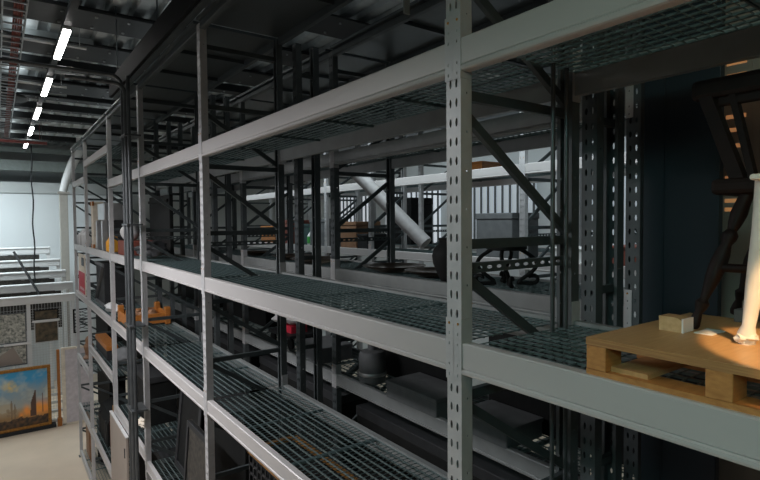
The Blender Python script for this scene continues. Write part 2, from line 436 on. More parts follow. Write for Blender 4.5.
# second row
for bay in ('AB', 'BC', 'CD', 'DE'):
    y0, y1, _, nm = BAYS[bay]; a, b = y0+PW/2, y1-PW/2
    for t, z in TIER.items():
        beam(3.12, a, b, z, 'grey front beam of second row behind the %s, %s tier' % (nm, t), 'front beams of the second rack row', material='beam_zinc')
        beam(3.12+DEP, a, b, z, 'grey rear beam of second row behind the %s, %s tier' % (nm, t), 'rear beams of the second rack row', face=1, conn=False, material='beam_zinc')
        grating(3.172, 3.12+DEP-.052, a+.002, b-.002, z-.018, 'grating deck of second row behind the %s, %s tier' % (nm, t), 'grating decks of the second rack row', .085, .06)
# rows across the aisle
R3N = ['behind the scroll stand', 'behind the black urn', 'with the white tube', 'with the green bottle', 'near the glowing windows']
for i in range(5):
    a, b = R3Y[i]+PW/2, R3Y[i+1]-PW/2
    for t, z in (('upper', UPZ-.03), ('middle', MIDZ)):
        beam(5.75, a, b, z, 'bright pale beam across the aisle %s, %s tier' % (R3N[i], t), 'pale beams across the far aisle')
        beam(7.0+DEP, a, b, z+.05, 'pale beam at the back of the far rows %s, %s tier' % (R3N[i], t), 'pale beams across the far aisle', face=1, conn=False)
        grating(5.80, 6.57, a, b, z-.018, 'grating deck across the aisle %s, %s tier' % (R3N[i], t), 'decks across the far aisle', .11, .09)
    for t, z in (('upper', UPZ+.02), ('middle', MIDZ+.05)): grating(7.02, 7.82, a, b, z-.018, 'grating deck of the farthest row %s, %s tier' % (R3N[i], t), 'decks of the farthest row', .11, .09)
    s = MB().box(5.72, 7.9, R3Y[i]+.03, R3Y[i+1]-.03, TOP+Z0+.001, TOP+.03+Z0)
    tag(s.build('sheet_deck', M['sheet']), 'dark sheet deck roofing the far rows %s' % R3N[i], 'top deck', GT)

# thin vertical rods in the pallet-side frame
for x, lb in ((2.225, 'thin dark vertical rod in the pallet-side frame, nearer the aisle'), (2.335, 'thin dark vertical rod in the pallet-side frame, farther from the aisle')):
    m = MB(); m.tube([(x, 1.615, 0), (x, 1.615, 1.9+Z0)], .011, 10)
    tag(m.build('riser_rod', M['pipe'], smooth=True), lb, 'rod', 'thin vertical rods')

# ------------------------------------------------------------------ pipes, tracks, ceiling gear
r = empty('pipe_bundle', (1.45, 8.0, 0), 'bundle of dark and zinc vertical pipes rising before the third upright', 'pipes')
def elbow(x, y, zt, rad, R=.14, to=-1.4):
    pts = [(x-1.45, y-8, 0), (x-1.45, y-8, zt-R+Z0)]
    for k in range(1, 7):
        a = k/6*PI/2; pts.append((x-1.45-R*(1-math.cos(a)), y-8, zt-R+R*math.sin(a)+Z0))
    pts.append((to, y-8, zt+Z0)); return pts
MB().tube(elbow(1.46, 8.13, 2.05, .02), .024).build('pipe', M['pipe'], r, smooth=True)
MB().tube(elbow(1.46, 7.93, 1.90, .02, to=-.70), .028).build('pipe', M['pipe'], r, smooth=True)
MB().tube([(.03, -.17, 0), (.03, -.17, 1.99+Z0)], .024).build('pipe', M['pipe'], r, smooth=True)
for zc in (1.2, -.02, -1.42, -2.6, -3.9):
    m = MB(); m.box(-.03, .175, -.20, .17, zc-.012+Z0, zc+.012+Z0); m.build('pipe_clamp', M['pipe'], r)
# light track with strip lights
r = empty('light_track', (.885, 12, 2.82+Z0), 'long dark lighting track hanging over the aisle', 'light track')
MB().box(-.05, .05, -8, 12, 0, .07).build('rail', M['roofbeam'], r)
for y in range(-7, 12, 3): MB().tube([(0, y, .07), (0, y, .5)], .006, 6).build('hanger_wire', M['pipe'], r)
SL = ['first strip light, the largest one glowing over the aisle', 'second glowing strip light along the aisle track', 'third glowing strip light along the aisle track',
      'fourth small glowing strip light along the aisle track', 'fifth, smallest glowing strip light at the end of the track']
for i, y in enumerate((9.6, 12.72, 15.85, 18.95, 22.2)):
    q = empty('strip_light', (.885, y, 2.746+Z0), SL[i], 'ceiling light', 'strip lights on the aisle track')
    MB().box(-.05, .05, -.80, .80, .03, .08).build('housing', M['palegrey'], q)
    MB().bbox(-.048, .048, -.79, .79, 0, .03, .008).build('diffuser', M['lamp'], q)
# ladder tray with red cables
r = empty('cable_ladder', (.26, 12, 2.78+Z0), 'dark cable ladder with dull red cables under the roof', 'cable tray')
m = MB()
for x in (-.13, .13): m.box(x-.008, x+.008, -7, 10, 0, .07)
for j in range(56): m.box(-.13, .13, -6.9+j*.3, -6.87+j*.3, .0, .02)
m.build('ladder', M['pipe_light'], r)
for j in range(4): MB().tube([(.0+j*.028, -7+k*1.0, .035+.008*math.sin(k*2.1+j)) for k in range(18)], .013, 6).build('cable', M['rust'], r, smooth=True)
for y in range(-6, 10, 4): MB().tube([(.13, y, .0), (.13, y, .55)], .008, 6).build('hanger_rod', M['pipe'], r)
# box duct along the rack front
r = empty('box_duct', (1.56, 12, 2.0+Z0), 'long black box duct running over the rack fronts', 'duct')
MB().bbox(-.06, .05, -9.5, -2.6, 0, .27, .01).build('duct_body', M['duct'], r)
MB().box(-.02, .05, -9.5, -2.6, -.012, 0).build('bottom_lip', M['sheet'], r)
for y in (-8, -5.5, -3): MB().tube([(0, y, .27), (0, y, 1.33)], .01, 6).build('hanger_rod', M['pipe'], r)
# sprinkler main, conduits crossing the aisle
def crossbar(name, y, z, rad, m, label, cat, x0=-6, x1=1.4, group=None):
    q = MB(); q.tube([(x0, y, z+Z0), (x1, y, z+Z0)], rad, 12)
    for xx in (-5, -2.5, -.6, 1.2): q.tube([(xx, y, z+Z0), (xx, y, 3.36+Z0)], .008, 6)
    return tag(q.build(name, m, smooth=True), label, cat, group)
crossbar('sprinkler_pipe', 20.6, 2.66, .06, M['redpipe'], 'dull red sprinkler main crossing under the roof at the aisle end', 'pipe')
crossbar('conduit', 19.8, 2.62, .03, M['pipe'], 'dark conduit crossing just before the red sprinkler main', 'pipe', -6, 1.4)
crossbar('steel_conduit', 10.2, 2.95, .025, M['pipe_light'], 'thin zinc conduit crossing the aisle by the largest strip light', 'pipe', -6, 1.3)
crossbar('steel_conduit', 13.3, 2.95, .03, M['pipe_light'], 'thin zinc conduit crossing the aisle by the second strip light', 'pipe', -6, 1.3)
# round ventilation fan disc under roof
q = MB(); q.lathe([(.0,0),(.50,.02),(.53,.05),(.50,.08),(.1,.16),(.1,.46)], (.16, 14.9, 2.86+Z0), 32)
tag(q.build('air_diffuser', M['charcoal'], smooth=True), 'round dark air diffuser beside the second strip light', 'vent')
# hanging cable at the aisle end
q = MB(); q.tube([(.97+.02*math.sin(k*1.1), 21, 2.6-k*.26+Z0) for k in range(20)], .022, 8)
tag(q.build('hanging_cable', M['charcoal'], smooth=True), 'black cable hanging down in front of the white partition', 'cable')
q = MB(); q.tube([(.40, 20.42, -.88+Z0), (.99, 19.42, -2.17+Z0)], .035, 8)
tag(q.build('leaning_bar', M['charcoal'], smooth=True), 'dark bar leaning across the white screen rails', 'bar')
q = MB(); q.tube([(2.06, 23.43, 1.22+Z0), (2.17, 23.43, 1.65+Z0), (2.36, 23.43, 2.2+Z0), (2.56, 23.43, 2.65+Z0), (2.7, 23.43, 3.0+Z0), (2.72, 23.43, 3.33+Z0)], [.13,.15,.16,.17,.17,.17], 14)
tag(q.build('air_hose', M['white'], smooth=True), 'fat pale air hose curving up beside the taupe column', 'hose')
q = MB(); q.bar((1.665, 2.06, 1.02+Z0), (1.665, 2.06, 1.87+Z0), .012, .035)
tag(q.build('hanging_strap', M['midgrey']), 'grey strap hanging from the top rail over the wide empty bay', 'strap')

# ------------------------------------------------------------------ painting screens at the aisle end
def screen(y, ztop, x1, label, wires=True):
    r = empty('painting_screen', (x1, y, 0), label, 'hanging screen', 'white pull-out picture screens')
    L = 7.; zt = ztop+Z0
    m = MB(); m.bbox(-L, 0, -.07, .07, zt-.26, zt, .02); m.box(-L, 0, -.1, .1, zt-.05, zt-.02); m.build('top_rail', M['white'], r)
    for xx in (-.06, -1.25, -2.5): MB().box(xx-.05, xx+.05, -.03, .03, .03, zt-.26).build('stile', M['white'], r)
    MB().box(-L, 0, -.04, .04, .0, .08).build('bottom_rail', M['palegrey'], r)
    if not wires:
        MB().box(-4.5, -.35, -.05, -.02, zt-1.5, zt-.28).build('hung_canvas', M['blackpic'], r)  # dark band drawn beneath the rail
    if wires:
        m = MB()
        for j in range(40): m.box(-L*.45+j*.08, -L*.45+j*.08+.008, -.008, .0, .08, zt-.26)
        for j in range(45): m.box(-L*.45, 0, -.012, -.008, .1+j*.08, .108+j*.08)
        m.build('wire_mesh', M['palegrey'], r)
    return r
screen(19.4, -2.2, 1.95, 'nearest white picture screen, holding the stone and dark pictures')
SLB = ['white picture screen rail just behind the nearest screen', 'third white picture screen rail behind the nearest screen', 'fourth white picture screen rail, next to last', 'farthest white picture screen rail under the white partition']
for (y, zt, x1), lb in zip(((20.4, -1.93, 2.0), (21.4, -1.6, 1.9), (22.4, -1.26, 1.81), (23.4, -.85, 1.58)), SLB): screen(y, zt, x1, lb, False)
q = MB(); q.box(-5, 1.6, 19.95, 20.05, -2.42+Z0, -2.18+Z0)
# pictures: frame + canvas, facing the camera side (-y)
def picture(x0, x1, y, z0, z1, fw_, mf, mc, label, cat='picture', grid=None, depth=.05, name='framed_picture'):
    r = empty(name, ((x0+x1)/2, y, z0+Z0), label, cat, 'pictures at the aisle end'); w = (x1-x0)/2; h = z1-z0
    m = MB(); m.bbox(-w, w, -depth, 0, 0, fw_, .008); m.bbox(-w, w, -depth, 0, h-fw_, h, .008)
    m.bbox(-w, -w+fw_, -depth, 0, fw_, h-fw_, .008); m.bbox(w-fw_, w, -depth, 0, fw_, h-fw_, .008); m.build('frame', mf, r)
    if grid is None:
        MB().box(-w+fw_*.8, w-fw_*.8, -depth*.5, -.005, fw_*.8, h-fw_*.8).build('canvas', mc, r)
    else:
        nx, nz = 96, 72; W = 2*(w-fw_); H = h-2*fw_; vs = []; fs = []; cs = []
        for j in range(nz+1):
            for i in range(nx+1):
                vs.append((-w+fw_+W*i/nx, -depth*.45, fw_+H*j/nz)); cs.append(tuple(min(.95, 1.6*q) for q in grid((i/nx-.39)/.61, j/nz)))
        for j in range(nz):
            for i in range(nx): k = j*(nx+1)+i; fs.append((k, k+1, k+nx+2, k+nx+1))
        b = MB().add(vs, fs); me = b.mesh('canvas', mc); ca = me.color_attributes.new('Col', 'FLOAT_COLOR', 'POINT')
        for k, c in enumerate(cs): ca.data[k].color = (*c, 1)
        link('canvas', me, r); MB().box(-w+fw_*.8, w-fw_*.8, -depth*.4, -.004, fw_*.8, h-fw_*.8).build('backing', M['brown'], r)
    return r
def mix(a, b, t): t = max(0, min(1, t)); return tuple(p*(1-t)+q*t for p, q in zip(a, b))
def sea(u, v):
    n1 = noise.fractal(Vector((u*3, v*4, 1.3)), 1, 2, 4); n2 = noise.noise(Vector((u*14, v*18, 4)))
    c = mix((.30, .27, .20), (.03, .22, .40), (v-.35)/.5+n1*.35)
    cl = (noise.fractal(Vector((u*2.2+3, v*3.2, 7)), 1, 2, 4)+.12)*2.2
    if v > .45: c = mix(c, (.36, .40, .36), cl*.7)
    d = ((u-.18)/.17)**2+((v-.74)/.09)**2
    d += 1.6*n1+.9*n2
    if d < 1.2: c = mix(c, (.50, .38, .13), (1.2-d)*.55)
    if v < .32+.05*n1: c = mix((.20, .12, .05), c, (v-.18)*5)
    g = 0
    for gu, gv, gr, s in ((.52,.27,.07,1.),(.78,.29,.09,1.1),(.95,.27,.10,1.),(.40,.20,.05,.8),(.62,.22,.05,.9)):
        g += s*math.exp(-((u-gu)/gr)**2-((v-gv)/(gr*1.3))**2)
    c = mix(c, (.72, .24, .025), g*.85+n2*.2*g)
    if v < .16+.04*n1+.03*n2: c = mix((.02, .014, .01), (.10, .05, .02), n2+.3)
    sx = (v-.16)/.46                                               # tall dark lug sail with mast
    if 0 < sx < 1 and .60+.03*sx < u < .74-.005*sx and v < .36+(u-.60)*2.4: c = (.055, .028, .02)
    if abs(u-.885) < .012 and .2 < v < .55: c = (.07, .03, .015)
    if abs(u-.84) < .006 and .2 < v < .46: c = (.09, .04, .02)
    for mu, mt in ((.12,.40),(.20,.50),(.27,.43)):                 # pale distant ship
        if abs(u-mu) < .006 and .15 < v < mt: c = (.10, .07, .045)
        if abs(u-mu) < .045*(1-(v-.2)/(mt-.2)*.6) and .22 < v < mt-.05 and n2 > -.15: c = mix(c, (.17, .12, .07), .7)
    return c
picture(-.85, 1.19, 19.0, -6.15, -4.30, .085, M['gold'], M['paint'], 'large gilt framed painting of ships under a blue sky, stood on the floor', grid=sea, depth=.09, name='ship_painting')
q = MB(); q.bbox(-.95, 1.3, 18.85, 19.12, -6.25+Z0, -6.15+Z0, .01)
tag(q.build('picture_dolly', M['charcoal']), 'low dark dolly carrying the gilt ship painting', 'dolly')
picture(-.9, .63, 19.36, -3.60, -2.68, .03, M['midgrey'], M['stone'], 'rough grey stone-like picture hung highest on the white screen')
sp = picture(-.9, .63, 19.36, -4.28, -3.66, .03, M['midgrey'], M['stone'], 'rough grey picture with a pale triangle above the ship painting')
MB().prism([(-.35, .04), (.66, .04), (.42, .57)], -.032, -.02).build('triangle', M['beige'], sp)
picture(.83, 1.47, 19.36, -2.98, -2.66, .025, M['black'], M['darkpic'], 'small wide dark picture hung high on the white screen')
picture(.83, 1.47, 19.36, -3.68, -3.03, .025, M['palegrey'], M['darkpic'], 'square dark picture with a pale rim hung on the white screen')
for (x0, x1, z, lb) in ((.05, .72, -3.63, 'white label strip between the two stone pictures'), (.78, 1.5, -3.0, 'white label strip between the two dark pictures')):
    q = MB(); q.bbox(x0, x1, 19.27, 19.30, z-.035+Z0, z+.035+Z0, .008); q.box(x0+.1, x0+.14, 19.30, 19.39, z-.02+Z0, z+.02+Z0)
    tag(q.build('hanging_strip', M['white']), lb, 'strip')
r = empty('iron_grille', (2.1, 19.2, -3.45+Z0), 'black iron lattice grille hung beside the last upright', 'grille')
m = MB()
for a in (-.22, .22): m.box(a-.02, a+.02, -.02, .02, 0, .72)
for a in (.0, .72): m.box(-.24, .24, -.02, .02, a-.02, a+.02)
m.build('frame', M['black'], r); m = MB()
for k in range(6):
    m.bar((-.2, 0, .06+k*.1), (.2, 0, .2+k*.1), .016, .016); m.bar((.2, 0, .06+k*.1), (-.2, 0, .2+k*.1), .016, .016)
m.build('lattice', M['charcoal'], r)
r = empty('lilac_canvas', (1.80, 18.9, 0), 'tall lilac canvas leaning by the last upright', 'canvas')
MB().box(-.22, .5, -.02, .02, .06, 2.35).build('canvas', M['lilac'], r)
m = MB(); m.box(-.32, -.22, -.04, .03, .02, 2.42); m.box(-.22, .5, -.04, .03, 2.35, 2.42); m.box(-.32, .5, -.04, .03, 0.0, .06); m.build('stretcher', M['cream'], r)
q = MB(); q.bbox(1.36, 1.44, 18.88, 18.96, .25, 2.38, .006)
q.box(1.34, 1.46, 18.86, 18.98, 0, .25)
tag(q.build('wooden_batten', M['orange']), 'upright orange wooden batten next to the lilac canvas', 'batten')

# ------------------------------------------------------------------ pallet with chair
px0, px1, py0, py1 = 1.65, 2.42, -.15, 1.058
PZ0, PZ1 = MIDZ, -.408
r = empty('plywood_pallet', (px0, py1, PZ0+Z0), 'wooden block pallet with a plywood top beside the big upright', 'pallet', rz=0)
W = px1-px0; L = py1-py0; H = PZ1-PZ0
top = MB().box(0, W, -L, 0, H-.026, H); top.build('top_board', M['ply'], r)
m = MB(); m.box(-.002, 0, -L, 0, H-.026, H-.001); m.box(0, W, 0, .002, H-.026, H-.001); m.build('board_edge', M['plyedge'], r)
for x in (.0, W/2-.05, W-.1):
    for y in (-.072, -.453, -.834, -1.24): MB().bbox(x, x+.1, y, y+.072, .018, H-.026, .003).build('block', M['pine'], r)
for x in (.0, W/2-.05, W-.1): MB().box(x, x+.1, -L, 0, 0, .018).build('bottom_board', M['pine'], r)
m = MB(); m.box(.03, W-.1, -.20, -.074, .018, .034); m.build('crossboard', M['ply'], r)
# turned dark wooden chair
def turned(mb, a, b, rr, n=16):
    a = Vector(a); b = Vector(b)
    prof = [(0,.7),(.03,.9),(.08,.75),(.12,.55),(.16,.9),(.19,1.05),(.22,.6),(.27,.75),(.36,1.1),(.46,1.25),(.55,1.1),(.62,.75),(.66,1.1),(.69,1.15),(.72,.7),(.76,.95),(.84,1.2),(.92,1.05),(1,1.0)]
    mb.tube([a.lerp(b, t) for t, _ in prof], [rr*k for _, k in prof], n)
CZ = PZ1+Z0
r = empty('turned_chair', (2.33, .64, CZ), 'dark wooden chair with turned splayed legs standing on the plywood pallet', 'chair')
def cl(x, y, z): return (x-2.33, y-.64, z-PZ1)
MB().bbox(-.16, .24, -.22, .245, .495, .555, .018).build('seat', M['darkwood'], r)
for (fx, fy, tx, ty) in ((2.08, .90, 2.22, .775), (2.54, .93, 2.48, .775), (2.08, .36, 2.22, .47), (2.54, .36, 2.48, .47)):
    m = MB(); turned(m, cl(fx, fy, PZ1+.0), cl(tx, ty, PZ1+.505), .023); m.build('leg', M['darkwood'], r, smooth=True)
m = MB(); m.tube([cl(2.14, .845, -.18), cl(2.14, .415, -.18)], .016, 10); m.build('stretcher', M['darkwood'], r, smooth=True)
m = MB(); m.tube([cl(2.52, .87, -.20), cl(2.52, .41, -.20)], .016, 10); m.build('stretcher', M['darkwood'], r, smooth=True)
for a, b in ((.80, .935), (.365, .23)):
    m = MB(); m.bar(cl(2.22, a, .13), cl(2.26, b, .48), .045, .05, up=(1,0,0)); m.build('back_post', M['darkwood'], r)
for a, b in ((.755, .845), (.41, .32)):
    m = MB(); m.bar(cl(2.22, a, .13), cl(2.26, b, .48), .022, .038, up=(1,0,0)); m.build('back_splat', M['darkwood'], r)
m = MB(); m.bbox(-.10, -.05, -.45, .345, .868, .948, .02); m.bbox(-.09, -.06, -.35, .25, .835, .87, .008); m.build('crest_rail', M['darkwood'], r)
# wooden chocks
q = MB(); q.prism([(0, 0), (.13, 0), (.13, .042), (.10, .052), (0, .052)], 0, .06, map_=lambda a, y, b: (1.965+y*1.2, .965-a*.62, CZ+b))
q.box(1.962, 2.04, .878, .884, CZ, CZ+.05, 1)
tag(q.build('wood_chock', [M['paleblock'], M['white']]), 'pale wooden chock with a white end against the chair foot', 'block')
q = MB(); q.bbox(2.40-.06, 2.40, .80, .86, CZ, CZ+.05, .004)
tag(q.build('grey_chock', M['midgrey']), 'small grey chock at the back of the pallet', 'block')
q = MB(); q.box(2.0, 2.11, .80, .86, CZ, CZ+.003)
tag(q.build('white_slip', M['white']), 'flat white slip under the chair foot', 'slip')
# white wrapped leg
r = empty('wrapped_stool', (1.96, .66, CZ), 'white cloth-wrapped stool at the pallet edge', 'stool')
m = MB(); pts = [(0, .02, .0), (0, .022, .035), (0, .016, .06), (0, 0, .2), (0, -.022, .38), (0, -.04, .53)]
m.tube(pts, [.024, .026, .019, .026, .033, .044], 14); m.build('wrapped_leg', M['wrap'], r, smooth=True)
m = MB(); m.blob((0, .02, .018), .034, 1, 1, .5, .5, 3); m.build('tied_foot', M['wrap'], r, smooth=True)
m = MB(); m.tube([(0, -.36, 0), (0, -.34, .3), (0, -.31, .53)], [.026, .03, .045], 14); m.build('wrapped_leg', M['wrap'], r, smooth=True)
m = MB(); m.bbox(-.07, .12, -.36, .0, .525, .545, .01); m.build('wrapped_seat', M['wrap'], r, smooth=True)

# panels behind the pallet bay
q = MB(); q.bbox(3.10, 3.15, 1.215, 1.62, 0, 1.85+Z0, .004); q.box(3.094, 3.10, 1.50, 1.505, .1, 1.8+Z0)
tag(q.build('partition_panel', M['navy']), 'tall blue-black panel standing behind the pallet bay', 'panel')
slab('wall_pallet_side', 3.40, 3.46, -3.5, 1.6, -6.25, 1.85, M['beige'])
r = empty('slotted_vent', (3.398, 1.25, 0), 'slotted wall vent with orange glowing slots behind the dark chair', 'vent')  # no vent here: added plate whose bars glow like sunlight
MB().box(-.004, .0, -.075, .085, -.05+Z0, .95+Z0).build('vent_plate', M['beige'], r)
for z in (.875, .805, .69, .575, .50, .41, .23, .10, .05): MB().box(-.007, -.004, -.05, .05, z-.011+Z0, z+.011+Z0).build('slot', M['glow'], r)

# ------------------------------------------------------------------ things on the second row and beyond
D2 = MIDZ-.018+Z0
GT2 = 'tarnished trays on the middle deck of second row'
def tray(x, y, rad, label, z=D2, h=.07):
    q = MB(); q.lathe([(rad*.45, 0), (rad*.62, h*.35), (rad*.97, h*.85), (rad, h), (rad*.97, h), (rad*.85, h*.78), (rad*.5, h*.42), (rad*.2, h*.5), (.0, h*.62)], (x, y, z), 40)
    return tag(q.build('brass_tray', [M['brass']], smooth=True), label, 'tray', GT2)
tray(3.52, 4.60, .35, 'wide tarnished brass tray farthest from the urn on second row')
tray(3.50, 3.90, .31, 'tarnished brass tray tucked against the black urn')
tray(3.5, 8.35, .25, 'small dark brass tray far back beyond the pipe bundle')
tray(3.45, 6.25, .34, 'dark brass tray just beyond the braced dark upright')
tray(3.5, 7.05, .30, 'dark brass tray second beyond the braced dark upright')
q = MB(); q.lathe([(.06, 0), (.075, .01), (.10, .06), (.145, .17), (.155, .24), (.14, .30), (.10, .34), (.085, .36), (.095, .39), (.10, .40), (.085, .40)], (3.27, 3.46, D2), 32)
tag(q.build('black_urn', M['black'], smooth=True), 'black round-bellied urn half hidden behind the big upright', 'urn')
r = empty('scroll_stand', (3.5, 3.0, D2), 'black wrought iron scroll stand on the second row deck', 'stand')
for k in range(4):
    a = k*PI/2+.4; pts = []
    for j in range(22):
        t = j/21; rr_ = .10+.12*math.sin(t*PI*1.2)+.06*t; zz = .30*(1-t)+.02
        pts.append((rr_*math.cos(a+t*.5), rr_*math.sin(a+t*.5), zz))
    for j in range(12):
        t = j/11*PI*1.5; e = .045*(1-j/16); base = (.22*math.cos(a+.5), .22*math.sin(a+.5))
        pts.append((base[0]+e*math.cos(a)*math.sin(t)*1.2, base[1]+e*math.sin(a)*math.sin(t)*1.2, .06-e*math.cos(t)*1.0))
    MB().tube(pts, .017, 8).build('scroll_leg', M['black'], r, smooth=True)
m = MB(); m.lathe([(.15, .30), (.17, .31), (.17, .33), (.15, .34)], n=28); m.build('ring', M['black'], r, smooth=True)
D3 = MIDZ-.018+Z0
q = MB(); q.tube([(5.97, 6.9, D3+.16), (5.36, 8.45, 1.1+Z0)], .125, 20)
tag(q.build('white_tube', M['tubegrey'], smooth=True), 'thick pale tube leaning out of the rack across the aisle', 'tube')
GX = 'boxes and goods across the far aisle'
def goods(name, x, y, sx, sy, sz, m, label, cat, z=D3, lid=None):
    r = empty(name, (x, y, z), label, cat, GX)
    MB().bbox(-sx/2, sx/2, -sy/2, sy/2, 0, sz*.86, .012).build('body', M[m], r)
    MB().bbox(-sx/2-.01, sx/2+.01, -sy/2-.01, sy/2+.01, sz*.86, sz, .01).build('lid', M[lid or m], r)
    return r
goods('brown_chest', 6.15, 9.2, .6, .6, .55, 'brown', 'brown wooden chest across the aisle beside the leaning tube', 'chest')
goods('grey_hood', 6.15, 10.5, .6, .7, .62, 'midgrey', 'slate grey covered case across the aisle behind the brass trays', 'case')
goods('dark_case', 6.1, 8.68, .5, .35, .3, 'charcoal', 'low charcoal case across the aisle beside the brown wooden chest', 'case')
goods('orange_chest', 6.15, 13.2, .6, .9, .45, 'orange', 'orange wooden chest across the aisle, farthest down the rack', 'chest')
goods('travel_chest', 6.2, 12.3, .6, .55, .6, 'redbrown', 'red-brown chest across the aisle next to the orange chest', 'chest')
goods('black_crate', 7.4, 9.1, .6, .85, 1.0, 'black', 'tall black crate on the farthest row behind the leaning tube', 'crate', MIDZ+.05-.018+Z0)
goods('grey_cabinet', 6.25, 5.35, .6, .7, .66, 'midgrey', 'slate cabinet across the aisle behind the near frame brace', 'cabinet')
goods('rust_box', 6.15, 3.2, .6, .6, .24, 'redbrown', 'rust-coloured flat box across the aisle above the scroll stand', 'box')
goods('white_case', 6.0, 4.0, .4, .5, .2, 'white', 'low white case across the aisle right by the pale upright', 'case')
goods('pale_wood_box', 7.5, 7.2, .6, .9, .3, 'orange', 'orange wooden box on the farthest row behind the black crate', 'box', UPZ-.03+.05-.018+Z0)
goods('teal_box', 6.2, 11.5, .5, .3, .5, 'teal', 'dark teal box across the aisle right beside the red-brown chest', 'box')
r = empty('green_bottle', (6.0, 11.05, D3), 'white bottle with a green label across the aisle', 'bottle')
MB().lathe([(.09,0),(.1,.02),(.1,.22),(.06,.28),(.035,.3),(.035,.36)], n=20).build('body', M['white'], r, smooth=True)
MB().lathe([(.102,.05),(.103,.06),(.103,.2),(.102,.21)], n=20).build('label', M['green'], r, smooth=True)
MB().lathe([(.04,.36),(.04,.40),(.02,.41)], n=16).build('cap', M['green'], r, smooth=True)
r = empty('slotted_crate', (6.0, 2.95, D3), 'white slotted plastic crate across the aisle under the rust box', 'crate')
# far windows: bright glazing on the far side wall
for i, (y, w) in enumerate(((3.5, 2.4), (7.4, 3.2), (11.6, 3.2), (15.8, 3.2), (20.0, 3.0))):
    m = MB(); m.box(12.9, 13.0, y-w/2, y+w/2, -.9+Z0, 1.2+Z0)
    for k in range(int(w/.3)+1): m.box(12.84, 12.9, y-w/2+k*.3-.02, y-w/2+k*.3+.02, -.9+Z0, 1.2+Z0, 1)
    structure(m.build('window_%d' % (i+1), [emit('window_glow_%d' % i, (.86, .93, 1.), (.07, .07, .10, .38, .45)[i]), M['midgrey']]))
bpy.data.objects.remove(r)

# lower tier behind the wide bay
L2 = LOWZ-.018+Z0
def slabbox(name, x, y, sx, sy, sz, m, label, cat, z, rz=0, grp=None):
    r = empty(name, (x, y, z), label, cat, grp, rz)
    MB().bbox(-sx/2, sx/2, -sy/2, sy/2, 0, sz*.8, .01).build('body', M[m], r)
    MB().bbox(-sx/2-.008, sx/2+.008, -sy/2-.008, sy/2+.008, sz*.8, sz, .008).build('lid', M[m], r)
    return r
GL = 'flat grey boxes on the lower deck of second row'
slabbox('flat_box', 3.34, 2.95, .44, .55, .16, 'midgrey', 'flat grey box on second row lower deck below the urn', 'box', L2, 0, GL)
slabbox('flat_box', 3.34, 3.85, .44, .75, .18, 'midgrey', 'flat grey box on second row lower deck, middle one of three', 'box', L2, 0, GL)
slabbox('flat_box', 3.42, 6.0, .5, .6, .2, 'midgrey', 'flat grey box on second row lower deck beside the wrapped bundle', 'box', L2, 0, GL)
r = empty('metal_drum', (3.32, 4.75, L2), 'dull metal lantern drum on second row lower deck', 'drum')
MB().lathe([(.13,0),(.15,.02),(.15,.30),(.13,.34),(.05,.36),(.05,.42)], n=28).build('body', M['midgrey'], r, smooth=True)
MB().lathe([(.153,.08),(.158,.09),(.158,.11),(.153,.12)], n=28).build('band', M['silver'], r, smooth=True)
r = empty('wheeled_cart', (3.45, 6.9, L2), 'low dark cart with red parts on second row lower deck', 'cart')
MB().box(-.25, .25, -.35, .35, .16, .2).build('bed', M['charcoal'], r)
for sx in (-.2, .2):
    for sy in (-.28, .28): MB().lathe([(.02,-.02),(.08,-.015),(.08,.015),(.02,.02)], (sx, sy, .08), 16, axis=(1,0,0)).build('wheel', M['black'], r, smooth=True)
MB().box(-.15, .1, -.2, .1, .2, .3).build('red_box', M['red'], r)
q = MB(); q.blob((3.4, 6.9, L2+.41), .16, 1.2, 2.2, .7, .5, 5)
tag(q.build('wrapped_bundle', M['palegrey'], smooth=True), 'pale wrapped bundle lying on the low dark cart', 'bundle')
BK = ['big black crate on second row lower deck behind the flat boxes', 'big black crate on second row lower deck behind the lantern drum', 'big black crate on second row lower deck near the braced upright']
for k, (y, sy) in enumerate(((2.6, 1.4), (4.35, 1.3), (7.4, .8))):
    r = empty('black_crate', (3.60, y, L2), BK[k], 'crate', 'black crates on second row lower deck')
    if k == 2: r.location.y = 7.53; r.location.x = 3.72
    MB().bbox(-.0, .2, -sy/2, sy/2, 0, .95, .01).build('body', M['black'], r); MB().bbox(-.01, .21, -sy/2-.01, sy/2+.01, .95, 1.0, .008).build('lid', M['charcoal'], r)
# fourth tier behind the open front
L4 = -3.40-.018+Z0
r = empty('rimmed_crate', (2.17, 4.2, L4), 'dark mesh crate with an ochre top rim under the wide empty bay', 'crate')
m = MB()
for k in range(14): m.box(-.26, -.25, -.62+k*.095, -.60+k*.095, .0, 1.2)
for k in range(14): m.box(-.26, -.25, -.62, .63, k*.09, k*.09+.02)
for k in range(6): m.box(-.25+k*.1, -.235+k*.1, .62, .63, 0, 1.2)
m.build('mesh_side', M['charcoal'], r)
MB().box(-.24, .25, -.6, .6, 0, 1.12).build('content', M['black'], r)
m = MB(); m.bbox(-.28, -.23, -.65, .65, 1.2, 1.24, .005); m.bbox(.20, .25, -.65, .65, 1.2, 1.24, .005); m.bbox(-.28, .25, .6, .65, 1.2, 1.24, .005); m.bbox(-.28, .25, -.65, -.6, 1.2, 1.24, .005)
m.build('rim', M['gold'], r)
def leaning(name, x, y, w, h, t, m, mf, label, cat, z, lean=.08, fr=.06):
    r = empty(name, (x, y, z), label, cat)
    pl = MB().box(0, t, -w/2, w/2, 0, h).build('panel', M[m], r)
    b = MB(); b.bbox(-.02, t, -w/2, w/2, 0, fr, .005); b.bbox(-.02, t, -w/2, w/2, h-fr, h, .005)
    b.bbox(-.02, t, -w/2, -w/2+fr, fr, h-fr, .005); b.bbox(-.02, t, w/2-fr, w/2, fr, h-fr, .005)
    b.build('frame', M[mf], r); r.rotation_euler = (0, lean, 0); return r
